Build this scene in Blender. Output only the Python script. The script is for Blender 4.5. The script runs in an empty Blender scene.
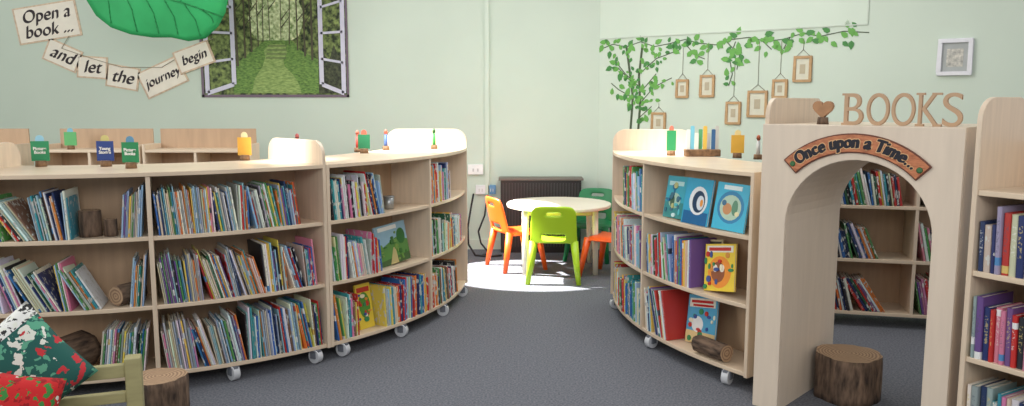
import bpy, bmesh, math, random
from mathutils import Vector, Matrix
random.seed(11)
S=bpy.context.scene; COL=S.collection
S.view_settings.view_transform='Standard'
rad=math.radians

# ---------------------------------------------------------------- materials
def srgb(r,g,b):
    f=lambda c:(c/255/12.92) if c/255<=.04045 else ((c/255+.055)/1.055)**2.4
    return (f(r),f(g),f(b))
def pmat(name,c,rough=.6,var=.08,scale=8,stretch=(1,1,1),bump=0.0,metal=0.0,detail=4,c2=None):
    m=bpy.data.materials.new(name); m.use_nodes=True
    nt=m.node_tree; b=nt.nodes['Principled BSDF']
    c=srgb(*c)
    tc=nt.nodes.new('ShaderNodeTexCoord'); mp=nt.nodes.new('ShaderNodeMapping')
    mp.inputs['Scale'].default_value=stretch
    nz=nt.nodes.new('ShaderNodeTexNoise'); nz.inputs['Scale'].default_value=scale; nz.inputs['Detail'].default_value=detail
    rp_=nt.nodes.new('ShaderNodeValToRGB')
    e=rp_.color_ramp.elements
    e[0].position=.3; e[1].position=.7
    lo=tuple(x*(1-var) for x in c) if c2 is None else srgb(*c2)
    hi=tuple(min(1,x*(1+var)) for x in c)
    e[0].color=(*lo,1); e[1].color=(*hi,1)
    nt.links.new(tc.outputs['Object'],mp.inputs['Vector']); nt.links.new(mp.outputs[0],nz.inputs['Vector'])
    nt.links.new(nz.outputs['Fac'],rp_.inputs['Fac']); nt.links.new(rp_.outputs['Color'],b.inputs['Base Color'])
    b.inputs['Roughness'].default_value=rough; b.inputs['Metallic'].default_value=metal
    if bump:
        bp=nt.nodes.new('ShaderNodeBump'); bp.inputs['Strength'].default_value=bump; bp.inputs['Distance'].default_value=.01
        nt.links.new(nz.outputs['Fac'],bp.inputs['Height']); nt.links.new(bp.outputs[0],b.inputs['Normal'])
    return m
BEECH=pmat('beech_laminate',(220,199,172),.34,.07,3,(2,2,14))
BEECHV=pmat('beech_laminate_upright',(219,199,174),.38,.07,3,(16,16,1.2))
BEECHD=pmat('beech_back_panel',(182,152,122),.5,.08,3,(10,10,1))
WALL=pmat('mint_wall_paint',(200,212,197),.85,.02,2,bump=.02)
WALL2=pmat('pale_board_paint',(205,217,202),.8,.02,2)
CARPET=pmat('blue_grey_carpet',(116,118,125),.95,.1,95,bump=.35,detail=8,c2=(74,77,84))
WHITE=pmat('white_plastic',(205,207,210),.4,.02,4)
GREY=pmat('grey_rubber',(110,114,122),.5,.05,10)
DARK=pmat('dark_plastic',(35,33,34),.5,.05,10)
CREAM=pmat('cream_tabletop',(236,226,206),.4,.03,4)
GREENCH=pmat('lime_green_plastic',(182,220,44),.35,.03,4)
ORANGE=pmat('orange_plastic',(238,92,26),.35,.03,4)
DGREEN=pmat('dark_green_plastic',(20,120,70),.4,.03,4)
BARK=pmat('tree_bark',(104,84,68),.9,.5,14,(3,3,.8),bump=1.0,c2=(52,40,32))
CORK=pmat('cork_wood',(140,108,78),.9,.2,40,c2=(96,72,52))
MDF=pmat('mdf_brown',(186,154,122),.6,.06,12)
PINE=pmat('pine_bench_wood',(164,157,112),.5,.1,4,(3,3,12))
INK=pmat('dark_ink',(44,34,38),.7,.02,4)
LITHI=pmat('white_lettering',(235,235,228),.7,.02,4)
PAPER=pmat('book_pages',(232,226,210),.9,.05,60)

def ringmat():
    m=bpy.data.materials.new('log_end_rings'); m.use_nodes=True; nt=m.node_tree; b=nt.nodes['Principled BSDF']
    tc=nt.nodes.new('ShaderNodeTexCoord'); w=nt.nodes.new('ShaderNodeTexWave'); w.wave_type='RINGS'; w.rings_direction='Z'
    w.inputs['Scale'].default_value=20; w.inputs['Distortion'].default_value=4; w.inputs['Detail'].default_value=4
    r=nt.nodes.new('ShaderNodeValToRGB'); r.color_ramp.elements[0].color=(*srgb(136,108,84),1); r.color_ramp.elements[1].color=(*srgb(186,156,124),1)
    nt.links.new(tc.outputs['Object'],w.inputs['Vector']); nt.links.new(w.outputs['Fac'],r.inputs['Fac']); nt.links.new(r.outputs[0],b.inputs['Base Color'])
    b.inputs['Roughness'].default_value=.8
    return m
RINGS=ringmat()

def bookmat(attr=False):
    m=bpy.data.materials.new('book_cover_attr' if attr else 'book_cover'); m.use_nodes=True; nt=m.node_tree; b=nt.nodes['Principled BSDF']
    N=nt.nodes.new; L=nt.links.new
    b.inputs['Roughness'].default_value=.4
    if attr:
        a=N('ShaderNodeVertexColor'); a.layer_name='Col'
        tc=N('ShaderNodeTexCoord'); mp=N('ShaderNodeMapping'); mp.inputs['Scale'].default_value=(60,60,25); L(tc.outputs['Object'],mp.inputs['Vector'])
        nz=N('ShaderNodeTexNoise'); nz.inputs['Scale'].default_value=1; L(mp.outputs[0],nz.inputs['Vector'])
        gt=N('ShaderNodeMath'); gt.operation='GREATER_THAN'; gt.inputs[1].default_value=.6; L(nz.outputs['Fac'],gt.inputs[0])
        mm=N('ShaderNodeMix'); mm.data_type='RGBA'; mm.inputs[7].default_value=(.6,.6,.55,1); L(gt.outputs[0],mm.inputs[0]); L(a.outputs['Color'],mm.inputs[6]); L(mm.outputs[2],b.inputs['Base Color']); return m
    oi=N('ShaderNodeObjectInfo'); tc=N('ShaderNodeTexCoord'); sp=N('ShaderNodeSeparateXYZ'); L(tc.outputs['Generated'],sp.inputs[0])
    def math_(op,a,bv=None):
        n=N('ShaderNodeMath'); n.operation=op
        if isinstance(a,(int,float)): n.inputs[0].default_value=a
        else: L(a,n.inputs[0])
        if bv is not None:
            if isinstance(bv,(int,float)): n.inputs[1].default_value=bv
            else: L(bv,n.inputs[1])
        return n.outputs[0]
    z=sp.outputs['Z']; y=sp.outputs['Y']; rnd=oi.outputs['Random']
    mp=N('ShaderNodeMapping'); mp.inputs['Scale'].default_value=(2.2,1,24); L(tc.outputs['Generated'],mp.inputs['Vector'])
    cmb=N('ShaderNodeCombineXYZ'); off=math_('MULTIPLY',rnd,90); L(off,cmb.inputs[0]); L(off,cmb.inputs[2]); L(cmb.outputs[0],mp.inputs['Location'])
    nz=N('ShaderNodeTexNoise'); nz.inputs['Scale'].default_value=1.0; L(mp.outputs[0],nz.inputs['Vector'])
    title=math_('GREATER_THAN',nz.outputs['Fac'],.54)
    title=math_('MULTIPLY',title,math_('LESS_THAN',math_('ABSOLUTE',math_('SUBTRACT',z,.58)),.26))
    title=math_('MULTIPLY',title,math_('LESS_THAN',math_('ABSOLUTE',math_('SUBTRACT',sp.outputs['X'],.5)),.27))
    title=math_('MULTIPLY',title,math_('LESS_THAN',y,.05))
    title=math_('MULTIPLY',title,.5)
    r2=math_('FRACT',math_('MULTIPLY',rnd,17.3)); r3=math_('FRACT',math_('MULTIPLY',rnd,53.7))
    bandpos=math_('MULTIPLY',r2,2.4)
    band=math_('LESS_THAN',math_('ABSOLUTE',math_('SUBTRACT',z,bandpos)),.06)
    cr=N('ShaderNodeValToRGB'); cr.color_ramp.interpolation='CONSTANT'; L(r3,cr.inputs['Fac'])
    el=cr.color_ramp.elements; el[0].position=0; el[0].color=(.8,.8,.78,1); el[1].position=.5; el[1].color=(.7,.5,.15,1)
    for p,c in ((.6,(.05,.05,.07,1)),(.72,(.5,.08,.07,1)),(.84,(.08,.25,.5,1))):
        e=el.new(p); e.color=c
    cr2=N('ShaderNodeValToRGB'); cr2.color_ramp.interpolation='CONSTANT'; L(r2,cr2.inputs['Fac'])
    el=cr2.color_ramp.elements; el[0].position=0; el[0].color=(.08,.08,.12,1); el[1].position=.25; el[1].color=(.8,.8,.75,1)
    e=el.new(.8); e.color=(.7,.55,.2,1)
    m1=N('ShaderNodeMix'); m1.data_type='RGBA'; L(band,m1.inputs[0]); L(oi.outputs['Color'],m1.inputs[6]); L(cr.outputs[0],m1.inputs[7])
    m2=N('ShaderNodeMix'); m2.data_type='RGBA'; L(title,m2.inputs[0]); L(m1.outputs[2],m2.inputs[6]); L(cr2.outputs[0],m2.inputs[7])
    L(m2.outputs[2],b.inputs['Base Color'])
    return m
BOOKM=bookmat(); BOOKA=bookmat(True)
_fm={}
def flat(c,rough=.55):
    k=(c,rough)
    if k not in _fm: _fm[k]=pmat('paint_%d_%d_%d'%c,c,rough,.04,20)
    return _fm[k]

# ---------------------------------------------------------------- geometry
class G:
    def __init__(s): s.v=[];s.f=[];s.m=[];s.sm=[]
    def add(s,vs,fs,mi=0,M=None,sm=False):
        o=len(s.v)
        for v in vs:
            v=Vector(v); s.v.append(tuple(M@v) if M is not None else tuple(v))
        for f in fs: s.f.append([i+o for i in f]); s.m.append(mi); s.sm.append(sm)
        return s
    def box(s,x0,x1,y0,y1,z0,z1,mi=0,M=None):
        return s.add([(x0,y0,z0),(x1,y0,z0),(x1,y1,z0),(x0,y1,z0),(x0,y0,z1),(x1,y0,z1),(x1,y1,z1),(x0,y1,z1)],
              [(0,3,2,1),(4,5,6,7),(0,1,5,4),(1,2,6,5),(2,3,7,6),(3,0,4,7)],mi,M)
    def pxz(s,poly,y0,y1,mi=0,M=None):
        n=len(poly); vs=[(x,y0,z) for x,z in poly]+[(x,y1,z) for x,z in poly]
        fs=[list(range(n)),list(range(2*n-1,n-1,-1))]+[(i,(i+1)%n,n+(i+1)%n,n+i) for i in range(n)]
        return s.add(vs,fs,mi,M)
    def cone(s,p0,p1,r0,r1,n=12,mi=0,cap=True,M=None,capmi=None):
        p0=Vector(p0);p1=Vector(p1); q=(p1-p0).to_track_quat('Z','Y').to_matrix()
        vs=[p0+q@Vector((r0*math.cos(2*math.pi*i/n),r0*math.sin(2*math.pi*i/n),0)) for i in range(n)]
        vs+=[p1+q@Vector((r1*math.cos(2*math.pi*i/n),r1*math.sin(2*math.pi*i/n),0)) for i in range(n)]
        s.add(vs,[(i,(i+1)%n,n+(i+1)%n,n+i) for i in range(n)],mi,M,True)
        if cap: 
            c=mi if capmi is None else capmi
            s.add(vs[:n],[list(range(n-1,-1,-1))],c,M); s.add(vs[n:],[list(range(n))],c,M)
        return s
    def tube(s,pts,r,n=8,mi=0):
        for a,b in zip(pts,pts[1:]): s.cone(a,b,r,r,n,mi)
        return s
    def arcboard(s,r0,r1,a0,a1,z0,z1,n=14,mi=0,O=(0,0)):
        vs=[]
        for i in range(n+1):
            a=a0+(a1-a0)*i/n; c,sn=math.cos(a),math.sin(a)
            for r,z in ((r0,z0),(r1,z0),(r1,z1),(r0,z1)): vs.append((r*c+O[0],r*sn+O[1],z))
        fs=[(0,1,2,3),(4*n+3,4*n+2,4*n+1,4*n)]
        for i in range(n):
            for k in range(4):
                fs.append((4*i+k,4*i+4+k,4*i+4+(k+1)%4,4*i+(k+1)%4))
        return s.add(vs,fs,mi)
    def obj(s,name,mats,parent=None,loc=(0,0,0),rot=(0,0,0),bevel=0,label=None,M=None):
        me=bpy.data.meshes.new(name); me.from_pydata(s.v,[],s.f)
        for m in (mats if isinstance(mats,(list,tuple)) else [mats]): me.materials.append(m)
        for p,mi,sm in zip(me.polygons,s.m,s.sm): p.material_index=mi; p.use_smooth=sm
        bm=bmesh.new(); bm.from_mesh(me); bmesh.ops.remove_doubles(bm,verts=bm.verts,dist=1e-5); bmesh.ops.recalc_face_normals(bm,faces=bm.faces); bm.to_mesh(me); bm.free()
        return link(name,me,parent,loc,rot,bevel,label,M)
def link(name,me,parent=None,loc=(0,0,0),rot=(0,0,0),bevel=0,label=None,M=None):
    ob=bpy.data.objects.new(name,me); COL.objects.link(ob)
    if parent: ob.parent=parent
    if M is not None: ob.matrix_basis=M
    else: ob.location=loc; ob.rotation_euler=rot
    if bevel:
        b=ob.modifiers.new('bevel','BEVEL'); b.width=bevel; b.segments=2; b.limit_method='ANGLE'
    if label: ob['label']=label
    return ob
def top(ob,label,cat,group=None):
    ob['label']=label; ob['category']=cat
    if group: ob['group']=group
    return ob
def empty(name,loc,rz,label,cat,group=None,M=None):
    e=bpy.data.objects.new(name,None); COL.objects.link(e); e.empty_display_size=.1
    if M is not None: e.matrix_basis=M
    else: e.location=loc; e.rotation_euler=(0,0,rz)
    return top(e,label,cat,group)
def struct(ob): ob['kind']='structure'; return ob
def glyphs(txt,size,ext=.001,shear=0.0,off=0.0):
    cu=bpy.data.curves.new('t','FONT'); cu.body=txt; cu.size=size; cu.extrude=ext; cu.shear=shear; cu.align_x='CENTER'; cu.align_y='CENTER'; cu.offset=off; cu.space_line=.85
    o=bpy.data.objects.new('t',cu); COL.objects.link(o); bpy.context.view_layer.update()
    dg=bpy.context.evaluated_depsgraph_get(); me=bpy.data.meshes.new_from_object(o.evaluated_get(dg))
    bpy.data.objects.remove(o); bpy.data.curves.remove(cu); return me
def nibbed(me,nib,steps=4,ang=35,sx=1.0):
    """broad-nib pen look: repeat the outline along a slanted nib"""
    vs=[v.co[:] for v in me.vertices]; fs=[list(p.vertices) for p in me.polygons]; V=[];F=[]
    for k in range(steps):
        t=(k/(steps-1)-.5)*nib; dx,dy=t*math.cos(rad(ang)),t*math.sin(rad(ang)); o=len(V)
        V+=[(x*sx+dx,y+dy,z+k*.00008) for x,y,z in vs]; F+=[[i+o for i in f] for f in fs]
    return V,F
def text(name,txt,size,mat,parent,loc,rot=(math.pi/2,0,0),ext=.001,shear=0,off=0.0,nib=0,sx=1.0):
    me=glyphs(txt,size,ext,shear,off)
    if nib:
        V,F=nibbed(me,nib,sx=sx); me=bpy.data.meshes.new(name); me.from_pydata(V,[],F)
    me.materials.clear(); me.materials.append(mat)
    return link(name,me,parent,loc,rot)
def roundpoly(x0,x1,z0,z1,r,n=7):
    p=[(x0,z0),(x1,z0)]
    for i in range(n+1): a=math.pi/2*i/n; p.append((x1-r+r*math.cos(a),z1-r+r*math.sin(a)))
    for i in range(n+1): a=math.pi/2+math.pi/2*i/n; p.append((x0+r+r*math.cos(a),z1-r+r*math.sin(a)))
    return p

# ---------------------------------------------------------------- room
struct(G().box(-6.2,6,-1,9,-.05,0).obj('floor',CARPET))
struct(G().box(-6.2,.93,7.9,8.0,0,3.2).obj('wall_back',WALL))
WA=-rad(38.0)
wr=struct(G().box(0,4.6,0,.1,0,3.2).obj('wall_right',WALL,loc=(.85,7.9,0),rot=(0,0,WA)))
struct(G().box(-6.2,-6.1,-1,8.0,0,3.2).obj('wall_left',WALL))
struct(G().box(-6.1,.85,7.875,7.9,0,.1).obj('baseboard_back',WALL2))
struct(G().box(0.02,4.6,-.022,0,0,.1).obj('baseboard_right',WALL2,loc=(.85,7.9,0),rot=(0,0,WA)))
struct(G().box(0.01,2.45,-.005,0,2.07,3.2).obj('trim_1',WALL2,loc=(.85,7.9,0),rot=(0,0,WA)))
struct(G().box(0.01,2.46,-.008,0,2.06,2.07).box(2.45,2.46,-.008,0,2.07,3.2).obj('trim_2',flat((188,198,184)),loc=(.85,7.9,0),rot=(0,0,WA)))
struct(G().box(-.265,-.225,7.87,7.9,.55,3.2).obj('trim_3',WALL2))
def wp(k,z,off=0.0):
    return (.85+math.cos(WA)*k+math.sin(WA)*off, 7.9+math.sin(WA)*k-math.cos(WA)*off, z)

# ---------------------------------------------------------------- books
books=[]
PAL=[('white',(236,236,232)),('pale blue',(160,194,218)),('blue',(56,112,178)),('navy',(42,58,104)),('teal',(66,154,164)),('red',(198,54,50)),
('orange',(228,132,62)),('yellow',(234,204,92)),('green',(86,154,86)),('dark green',(46,98,70)),('pink',(218,136,168)),('purple',(120,86,150)),
('black',(46,46,52)),('brown',(130,100,78)),('beige',(218,206,178)),('grey',(166,172,178))]
def frame(path,s):
    x,y,nx,ny=path(s); tx,ty=-ny,nx
    return Matrix(((tx,-nx,0,x),(ty,-ny,0,y),(0,0,1,0),(0,0,0,1)))
def arcpath(C,R,a0):
    def f(s):
        a=a0+s/R; return (C[0]+R*math.cos(a),C[1]+R*math.sin(a),math.cos(a),math.sin(a))
    return f
def linepath(P,ang):
    d=(math.cos(ang),math.sin(ang))
    return lambda s:(P[0]+d[0]*s,P[1]+d[1]*s,d[1],-d[0])
def row(path,z,s0,s1,group,lean=-6,hr=(.2,.29),tr=(.009,.022),dr=(.17,.22),pw=None,gap=1.09,vary=True,dark=1.0):
    s=s0; l=rad(lean)
    if l<0: s+=hr[0]*math.sin(-l)
    cur_h=random.uniform(*hr); cur_d=random.uniform(*dr); left=random.randint(5,14); last=l
    while True:
        t=random.uniform(*tr)
        if random.random()<.5: cur_h=random.uniform(*hr); cur_d=random.uniform(*dr)
        left-=1
        if left<=0 and vary and lean<0:
            left=random.randint(5,14); l=rad(lean*random.choice((.2,.7,1,1.6,2.3)))
            if l<last: s+=cur_h*.75*(math.sin(-l)-math.sin(-last))
            last=l
        h=cur_h+random.uniform(-.008,.008); d=cur_d
        th=l+rad(random.uniform(-.4,.4))
        w=t/math.cos(th)
        if s+w+(h*math.sin(th) if th>0 else 0)>s1: break
        M=frame(path,s)@Matrix.Translation((0,.006+random.uniform(0,.012)+(.22-d)*.2,z))
        if th>0: M=M@Matrix.Translation((0,0,t*math.sin(th)))
        M=M@Matrix.Rotation(th,4,'Y')@Matrix.Diagonal((t,d,h,1))
        nm,c=random.choices(PAL,weights=pw)[0] if pw else random.choice(PAL)
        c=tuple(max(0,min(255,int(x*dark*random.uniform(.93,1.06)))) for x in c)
        books.append((M,srgb(*c),group,'%s %s picture book %s with spine out'%('slim' if t<.015 else 'thick',nm,'leaning' if abs(lean)>3 else 'standing upright'),h))
        s+=w*gap+random.uniform(0,.001)
def bookmesh():
    g=G(); e=.10
    g.box(0,e,.04,1,0,1,0); g.box(1-e,1,.04,1,0,1,0)
    sp=[(0,.04),(.06,.015),(.25,.0),(.75,.0),(.94,.015),(1,.04)]
    n=len(sp); vs=[(x,y,0) for x,y in sp]+[(x,y,1) for x,y in sp]
    g.add(vs,[(i,i+1,n+i+1,n+i) for i in range(n-1)]+[list(range(n)),list(range(2*n-1,n-1,-1)),(0,n,2*n-1,n-1)],0)
    g.box(e,1-e,.04,.97,.02,.98,1)
    return g
BG=bookmesh()

# ---------------------------------------------------------------- shelving
ZS=(.10,.45,.80,1.12)
def caster(parent,M):
    c=G().box(-.012,.012,-.03,.03,.055,.078).box(-.026,-.02,-.018,.018,.03,.07).box(.02,.026,-.018,.018,.03,.07).box(-.026,.026,-.018,.018,.065,.073).obj('caster',GREY,parent,M=M)
    G().cone((-.019,0,.04),(.019,0,.04),.04,.04,20,0).cone((-.0225,0,.04),(.0225,0,.04),.014,.014,12,1).obj('wheel',[WHITE,GREY],c,bevel=.003)
def arc_unit(C,R,D,a0,a1,r0,r1,label,wheels):
    am=(a0+a1)/2; O=(C[0]+(R-D/2)*math.cos(am),C[1]+(R-D/2)*math.sin(am)); o=(C[0]-O[0],C[1]-O[1])
    e=empty('bookcase',(O[0],O[1],0),0,label,'bookcase','curved beech library bookcases')
    da=.02/R
    for i,z in enumerate(ZS):
        nm='shelf' if 0<i<3 else ('base_board' if i==0 else 'top_board')
        rr=R-.012 if i<3 else R+.004
        G().arcboard(R-D+.012,rr,a0+da,a1-da,z-.022,z,18,0,o).obj(nm,BEECH,e,bevel=.003)
    G().arcboard(R-D/2-.006,R-D/2+.006,a0+da,a1-da,.10,1.098,18,0,o).obj('back_panel',BEECHD,e)
    for a,sg,hh in ((a0,1,r0),(a1,-1,r1)):
        M=Matrix.Translation((o[0],o[1],0))@Matrix.Rotation(a,4,'Z')
        y0,y1=(0.001,.022) if sg>0 else (-.022,-.001)
        poly=roundpoly(R-D,R+.004,.078,hh,.09) if hh>1.2 else [(R-D,.078),(R+.004,.078),(R+.004,hh),(R-D,hh)]
        G().pxz(poly,y0,y1,0,M).obj('end_panel',BEECHV,e,bevel=.003)
    M=Matrix.Translation((o[0],o[1],0))@Matrix.Rotation(am,4,'Z')
    G().pxz([(R-D/2+.006,.10),(R-.006,.10),(R-.006,1.098),(R-D/2+.006,1.098)],-.011,.011,0,M).obj('divider',BEECHV,e,bevel=.002)
    for a in wheels:
        for rr in (R-.03,R-D+.06):
            M=Matrix.Translation((o[0]+rr*math.cos(a),o[1]+rr*math.sin(a),0))@Matrix.Rotation(a+math.pi/2+.3,4,'Z')
            caster(e,M)
    return e
def straight_unit(P,ang,L,D,h0,h1,divs,backh,label,zs=ZS,group='straight beech library bookcases'):
    e=empty('bookcase',(P[0],P[1],0),ang,label,'bookcase',group)
    for i,z in enumerate(zs):
        nm='shelf' if 0<i<len(zs)-1 else ('base_board' if i==0 else 'top_board')
        G().box(.021,L-.021,.006,D-.012,z-.022,z).obj(nm,BEECH,e,bevel=.003)
    G().box(.021,L-.021,D-.012,D,.078,backh).obj('back_panel',BEECHD,e)
    for x0,x1,hh in ((0,.021,h0),(L-.021,L,h1)):
        poly=roundpoly(0,D,.078,hh,.09) if hh>1.2 else [(0,.078),(D,.078),(D,hh),(0,hh)]
        n=len(poly); vs=[(x0,y,z) for y,z in poly]+[(x1,y,z) for y,z in poly]
        G().add(vs,[list(range(n)),list(range(2*n-1,n-1,-1))]+[(i,(i+1)%n,n+(i+1)%n,n+i) for i in range(n)]).obj('end_panel',BEECHV,e,bevel=.003)
    for d in divs: G().box(d-.01,d+.01,.008,D-.012,zs[0],zs[-1]-.022).obj('divider',BEECHV,e)
    for x in (.07,L-.07):
        for y in (.04,D-.05): caster(e,Matrix.Translation((x,y,0))@Matrix.Rotation(.3,4,'Z'))
    return e
C1=(-2.675,6.05); R=2.33; D6=.6
arc_unit(C1,R,D6,rad(-90),rad(-45),1.25,1.25,'curved beech bookcase on casters full of slim picture books',(rad(-84),rad(-68.5),rad(-58.5),rad(-47)))
arc_unit(C1,R,D6,rad(-45),rad(0),1.12,1.26,'curved beech bookcase on casters ending beside the aisle',(rad(-42.5),rad(-30.5),rad(-17),rad(-3)))
C2=(3.199,5.366); A2=rad(172.3); R2=2.5
arc_unit(C2,R2,.55,A2,A2+rad(44),1.27,1.12,'curved beech bookcase on casters with face-out blue books',(A2+rad(3),A2+rad(24.5),A2+rad(40.5)))
for x0,x1 in ((-3.80,-2.98),(-2.96,-2.12),(-4.84,-4.02)):
    straight_unit((x0,6.4),0,x1-x0,.32,1.12,1.12,((x1-x0)/2,),1.24,'low beech bookcase with raised brown back panel',(.10,.43,.76,1.08),'low beech bookcases with raised backs')
U3A=math.atan2(-.87,.5); U3P=(1.803,3.118)
straight_unit(U3P,U3A,.95,.34,1.48,1.48,(),1.30,'tall beech bookcase beside the arch')
UA=rad(-14); UP=(2.03,5.16)
straight_unit(UP,UA,1.3,.32,1.30,1.30,(.56,),1.12,'beech bookcase seen through the arch')

p1=arcpath(C1,R,rad(-90)); p2=arcpath(C1,R,rad(-45)); _p3=arcpath(C2,R2,A2); p3=lambda s:_p3(s*1.049)
PW=[21,13,7,4,6,5,4,4,4,2,3,3,4,2,8,8]
PC=[8,5,7,4,6,7,6,8,6,2,4,3,3,1,4,3]
PPK=[3,1,1,4,2,10,2,1,0,0,6,8,2,0,1,1]
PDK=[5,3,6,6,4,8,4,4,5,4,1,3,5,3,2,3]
g='slim books on the wide curved bookcase'
TH=(.0045,.011)
row(p1,.80,.03,.57,g,-14,(.19,.24),TH,pw=PW); row(p1,.80,.78,.895,g,5,(.2,.26),(.005,.010),pw=PW)
row(p1,.45,.03,.68,g,-12,(.19,.25),TH,pw=PW); row(p1,.45,.80,.895,g,6,(.2,.26),(.005,.010),pw=PW)
row(p1,.10,.64,.895,g,7,(.21,.26),(.006,.012),pw=PW)
row(p1,.80,.935,1.70,g,-5,(.195,.24),TH,pw=PW)
row(p1,.45,.935,1.80,g,-7,(.205,.27),TH,pw=PW)
row(p1,.10,.935,1.80,g,-7,(.21,.28),TH,pw=PW)
g='books on the curved bookcase beside the aisle'
row(p2,.80,.03,.44,g,-6,(.19,.26),(.006,.014),pw=PW); row(p2,.45,.03,.42,g,-6,(.19,.26),(.006,.014),pw=PW)
row(p2,.10,.03,.26,g,-9,(.2,.27),(.006,.016),pw=PC); row(p2,.10,.42,.895,g,-4,(.2,.27),(.008,.020),pw=PC)
for z,e_ in ((.80,1.30),(.45,1.6),(.10,1.45)): row(p2,z,.935,e_,g,-5,(.18,.26),(.008,.020),pw=PC)
g='books on the curved bookcase by the arch'
row(p3,.80,.50,.895,g,-4,(.19,.26),(.008,.018),pw=PC); row(p3,.45,.1,.895,g,-5,(.19,.26),(.008,.018),pw=PC); row(p3,.10,.1,.895,g,-6,(.19,.26),(.008,.018),pw=PC)
row(p3,.45,.935,1.40,g,-6,(.20,.27),(.007,.015),pw=PC,gap=1.04); row(p3,.10,.935,1.22,g,-9,(.21,.28),(.006,.014),pw=PC,gap=1.04)
g='reference books on the tall bookcase'
p4=linepath(U3P,U3A)
for z,pp in ((.80,[9,1,2,2,1,4,1,1,0,1,1,0,1,1,7,3]),(.45,PPK),(.10,PW)):
    row(p4,z,.03,.92,g,-1,(.19,.26),(.014,.030),pw=pp,gap=1.02,dark=.93)
g='books seen through the arch'
p5=linepath(UP,UA)
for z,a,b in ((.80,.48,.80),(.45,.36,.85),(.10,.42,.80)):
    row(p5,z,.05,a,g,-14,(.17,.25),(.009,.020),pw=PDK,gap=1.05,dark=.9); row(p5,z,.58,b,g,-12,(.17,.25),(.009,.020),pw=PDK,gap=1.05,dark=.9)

books.sort(key=lambda b:-(b[4]/(b[0].translation-Vector((0,0,1.46))).length))
base_me=None
for i,(M,c,grp,lab,h) in enumerate(books[:300]):
    if base_me is None:
        ob=BG.obj('book',[BOOKM,PAPER]); base_me=ob.data
    else:
        ob=bpy.data.objects.new('book',base_me); COL.objects.link(ob)
    ob.matrix_basis=M; ob.color=(*c,1); top(ob,lab,'book',grp)
rest=books[300:]
if rest:
    v=[];f=[];cols=[];mi=[]
    for M,c,grp,lab,h in rest:
        o=len(v); v+= [tuple(M@Vector(q)) for q in BG.v]
        for q,m in zip(BG.f,BG.m): f.append([j+o for j in q]); mi.append(m); cols.append(c)
    me=bpy.data.meshes.new('distant_books'); me.from_pydata(v,[],f); me.materials.append(BOOKA); me.materials.append(PAPER)
    at=me.color_attributes.new('Col','FLOAT_COLOR','CORNER')
    for p,m,c in zip(me.polygons,mi,cols):
        p.material_index=m
        for li in p.loop_indices: at.data[li].color=(*c,1)
    ob=link('distant_books',me); ob['kind']='stuff'; top(ob,'many colourful picture books packed on the far shelves','books','distant books')

def faceout(path,s,z,w,h,c,arts,label,inset=.07,lean=-10,th=.012,busy=None,seed=0,yaw=0):
    M=frame(path,s)@Matrix.Translation((0,inset,z+abs(math.sin(rad(yaw)))*w/2))@Matrix.Rotation(rad(yaw),4,'Y')@Matrix.Rotation(rad(lean),4,'X')
    e=empty('picture_book',None,0,label,'book','face-out picture books',M=M)
    G().box(-w/2,w/2,-th,-th+.002,0,h).box(-w/2,w/2,-.002,0,0,h).box(-w/2,-w/2+.002,-th,0,0,h).obj('cover',flat(c,.35),e)
    G().box(-w/2+.003,w/2-.004,-th+.002,-.002,.003,h-.003).obj('pages',PAPER,e)
    g=G(); mats=[]; arts=list(arts)
    if busy:
        rl=random.Random(seed)
        for i in range(16):
            rx=rl.uniform(.006,.020); rz=rl.uniform(.005,.018)
            arts.append(('c',rl.uniform(-w/2+rx,w/2-rx),rl.uniform(rz,h*.8),rx,rz,rl.choice(busy)))
    for k,a in enumerate(arts):
        y=-th-.0004*(k+1)
        if a[0]=='c':
            _,x,zz,rx,rz,col=a; poly=[(x+rx*math.cos(2*math.pi*i/20),zz+rz*math.sin(2*math.pi*i/20)) for i in range(20)]
        elif a[0]=='r':
            _,x0,x1,z0,z1,col=a; poly=[(x0,z0),(x1,z0),(x1,z1),(x0,z1)]
        else: poly=a[1]; col=a[2]
        mats.append(flat(col,.35)); g.pxz(poly,y,-th,k)
    if arts: g.obj('cover_picture',mats,e)
    return e
BL=[(30,110,150),(200,225,225),(90,190,200),(60,110,130),(190,190,130)]
WM=[(200,60,50),(60,140,90),(240,230,200),(70,90,150),(220,150,70)]
faceout(p3,1.17,.80,.20,.24,(60,170,190),[('r',-.095,.095,.0,.09,(60,140,140)),('c',.0,.10,.06,.045,(170,200,180)),('c',-.02,.095,.022,.035,(70,100,80)),('r',-.075,.075,.185,.210,(190,230,230))],'turquoise picture book with pale picture facing out',.07,busy=BL,seed=1,yaw=-2)
faceout(p3,1.395,.80,.22,.25,(60,165,200),[('r',-.1,.1,.0,.07,(30,100,150)),('c',.01,.13,.075,.078,(230,232,232)),('c',.015,.125,.052,.06,(30,60,90)),('c',.03,.12,.03,.04,(215,222,228)),('c',.04,.12,.012,.02,(230,150,60))],'turquoise picture book with white circle facing out',.05,busy=None,seed=2)
faceout(p3,1.64,.80,.22,.245,(60,180,210),[('c',0,.12,.09,.085,(40,130,175)),('c',0,.118,.072,.066,(180,205,180)),('c',-.02,.11,.03,.03,(200,140,90)),('c',.03,.12,.02,.04,(90,140,110)),('c',-.045,.14,.015,.015,(60,110,140)),('c',.05,.09,.015,.012,(230,220,170)),('r',-.06,.06,.21,.232,(225,240,240))],'bright blue picture book with oval scene facing out',.05,seed=3,yaw=1)
faceout(p3,1.47,.45,.12,.26,(200,185,140),[('r',-.05,.05,.19,.25,(70,70,60)),('c',0,.1,.04,.07,(190,90,70))],'narrow beige picture book facing out behind another',.13,busy=WM,seed=4,yaw=-8)
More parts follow.
